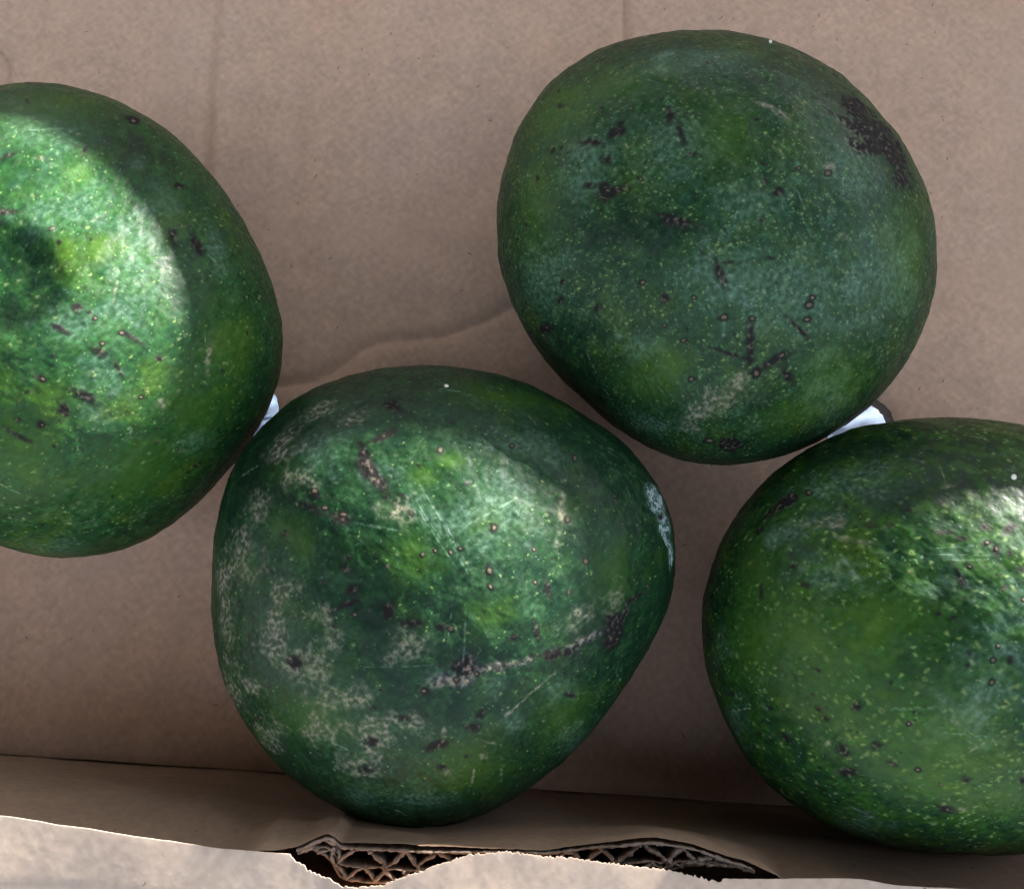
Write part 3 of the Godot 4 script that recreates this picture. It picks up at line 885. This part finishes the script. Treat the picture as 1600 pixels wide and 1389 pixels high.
	for kind in [2, 8, 9, 1, 0, 4, 3, 7]:
		for m in marks:
			if m[0] == kind:
				all.append(m)
	for m in all:
		mark(A, B, m, fine, mid, net, grit)
	ia = Image.create_from_data(S, S, false, Image.FORMAT_RGBA8, A)
	ib = Image.create_from_data(S, S, false, Image.FORMAT_RGBA8, B)
	ia.convert(Image.FORMAT_RGB8)
	ib.convert(Image.FORMAT_RGB8)
	return [ImageTexture.create_from_image(ia), ImageTexture.create_from_image(ib)]


func mark(A: PackedByteArray, B: PackedByteArray, m: Array, fine: PackedByteArray, mid: PackedByteArray, net: PackedByteArray, grit: PackedByteArray) -> void:
	var kind: int = m[0]
	var cx: float = m[1]
	var cy: float = m[2]
	var la: float = maxf(m[3], 1.2)
	var lb: float = maxf(m[4], 1.2 if kind == 4 else 1.8)
	var c := cos(deg_to_rad(m[5]))
	var s := sin(deg_to_rad(m[5]))
	var reach := int(maxf(la, lb) * (1.9 if kind in [2, 5, 6] else 1.6)) + 3
	var soft := clampf(4.5 / minf(la, lb), 0.22, 0.9)
	for y in range(maxi(0, int(cy) - reach), mini(S, int(cy) + reach + 1)):
		for x in range(maxi(0, int(cx) - reach), mini(S, int(cx) + reach + 1)):
			var dx := x - cx
			var dy := y - cy
			var p := (dx * c + dy * s) / la
			var q := (dy * c - dx * s) / lb
			var d := sqrt(p * p + q * q)
			if d > 2.0:
				continue
			var i := y * S + x
			var f := fine[i] / 255.0
			var w := (mid[i] - 128) / 128.0
			var a := 0.0
			var cr := 0.0
			var cg := 0.0
			var cb := 0.0
			var h := -1.0
			var ro := 0.75
			match kind:
				0:
					var e := d + w * 0.55 + (f - 0.5) * 0.5
					a = 1.0 - sstep(0.85 - soft, 0.85 + soft, e)
					var t := sstep(0.50, 0.78, f * 0.6 + grit[i] * 0.0016) * 0.75
					cr = lerpf(20, 104, t)
					cg = lerpf(18, 88, t)
					cb = lerpf(18, 76, t)
					h = 96.0 + 110.0 * f
					a *= 0.94
					var halo := (1.0 - sstep(0.6, 1.6, e)) * 0.35
					if a < halo:
						a = halo
						cr = 15
						cg = 25
						cb = 18
						h = -1.0
						ro = 0.5
				1:
					var n := net[i] / 255.0
					a = (1.0 - sstep(0.2, 1.35, d + w * 0.8)) * (0.30 + 0.58 * sstep(0.38, 0.72, n * 0.3 + f * 0.45 + grit[i] * 0.0012))
					var t := clampf(f * 0.5 + grit[i] * 0.0022, 0.0, 1.0)
					cr = lerpf(62, 140, t)
					cg = lerpf(66, 130, t)
					cb = lerpf(52, 112, t)
					h = 120.0 + 60.0 * f
				2:
					a = (1.0 - sstep(0.1, 1.6, d + w * 0.8)) * (0.20 + 0.62 * f * f)
					cr = 88
					cg = 112
					cb = 96
					ro = 0.52
				3:
					var e := d * 0.8 + (f - 0.5) * 0.5
					a = (1.0 - sstep(0.55, 1.25, e)) * 0.85
					var t := (1.0 - sstep(0.3, 0.62, e)) * (0.55 + 0.6 * f)
					cr = lerpf(18, 112, t)
					cg = lerpf(20, 92, t)
					cb = lerpf(17, 74, t)
					h = 120.0 + 120.0 * t
				4:
					a = (1.0 - sstep(0.3, 1.3, absf(q))) * (1.0 - sstep(0.6, 1.1, absf(p))) * sstep(0.1, 0.9, f) * 0.6
					cr = 104
					cg = 122
					cb = 112
					h = 100.0
				5:
					a = (1.0 - sstep(0.0, 1.6, d + w * 0.8)) * 0.48
					cr = 60
					cg = 88
					cb = 22
					ro = -1.0
				6:
					a = (1.0 - sstep(0.0, 1.6, d + w * 0.8)) * 0.5
					cr = 13
					cg = 26
					cb = 18
					ro = -1.0
				9:
					var e := d + w * 0.7 + (f - 0.5) * 0.4
					a = (1.0 - sstep(0.3, 1.2, e)) * 0.8
					var t := sstep(0.35, 0.75, f * 0.5 + grit[i] * 0.002)
					cr = lerpf(38, 112, t)
					cg = lerpf(34, 106, t)
					cb = lerpf(38, 104, t)
					h = 90.0 + 70.0 * f
				8:  # scratched stem end, its sky reflection painted in as pale streaks
					a = (1.0 - sstep(0.5, 1.15, d + w * 0.3)) * (0.25 + 0.7 * sstep(0.35, 0.6, 0.5 + 0.5 * sin(q * 9.0 + f * 7.0)))
					cr = 168
					cg = 186
					cb = 190
					ro = 0.3
					h = 100.0 + 60.0 * f
				7:
					a = 1.0 - sstep(0.7, 1.15, d)
					cr = 205
					cg = 205
					cb = 190
					h = 230.0
			if a <= 0.004:
				continue
			A[i * 4] = int(lerpf(A[i * 4], cr, a))
			A[i * 4 + 1] = int(lerpf(A[i * 4 + 1], cg, a))
			A[i * 4 + 2] = int(lerpf(A[i * 4 + 2], cb, a))
			if h >= 0.0:
				B[i * 4] = int(lerpf(B[i * 4], h, a))
			if ro >= 0.0:
				B[i * 4 + 1] = int(lerpf(B[i * 4 + 1], ro * 255.0, a))
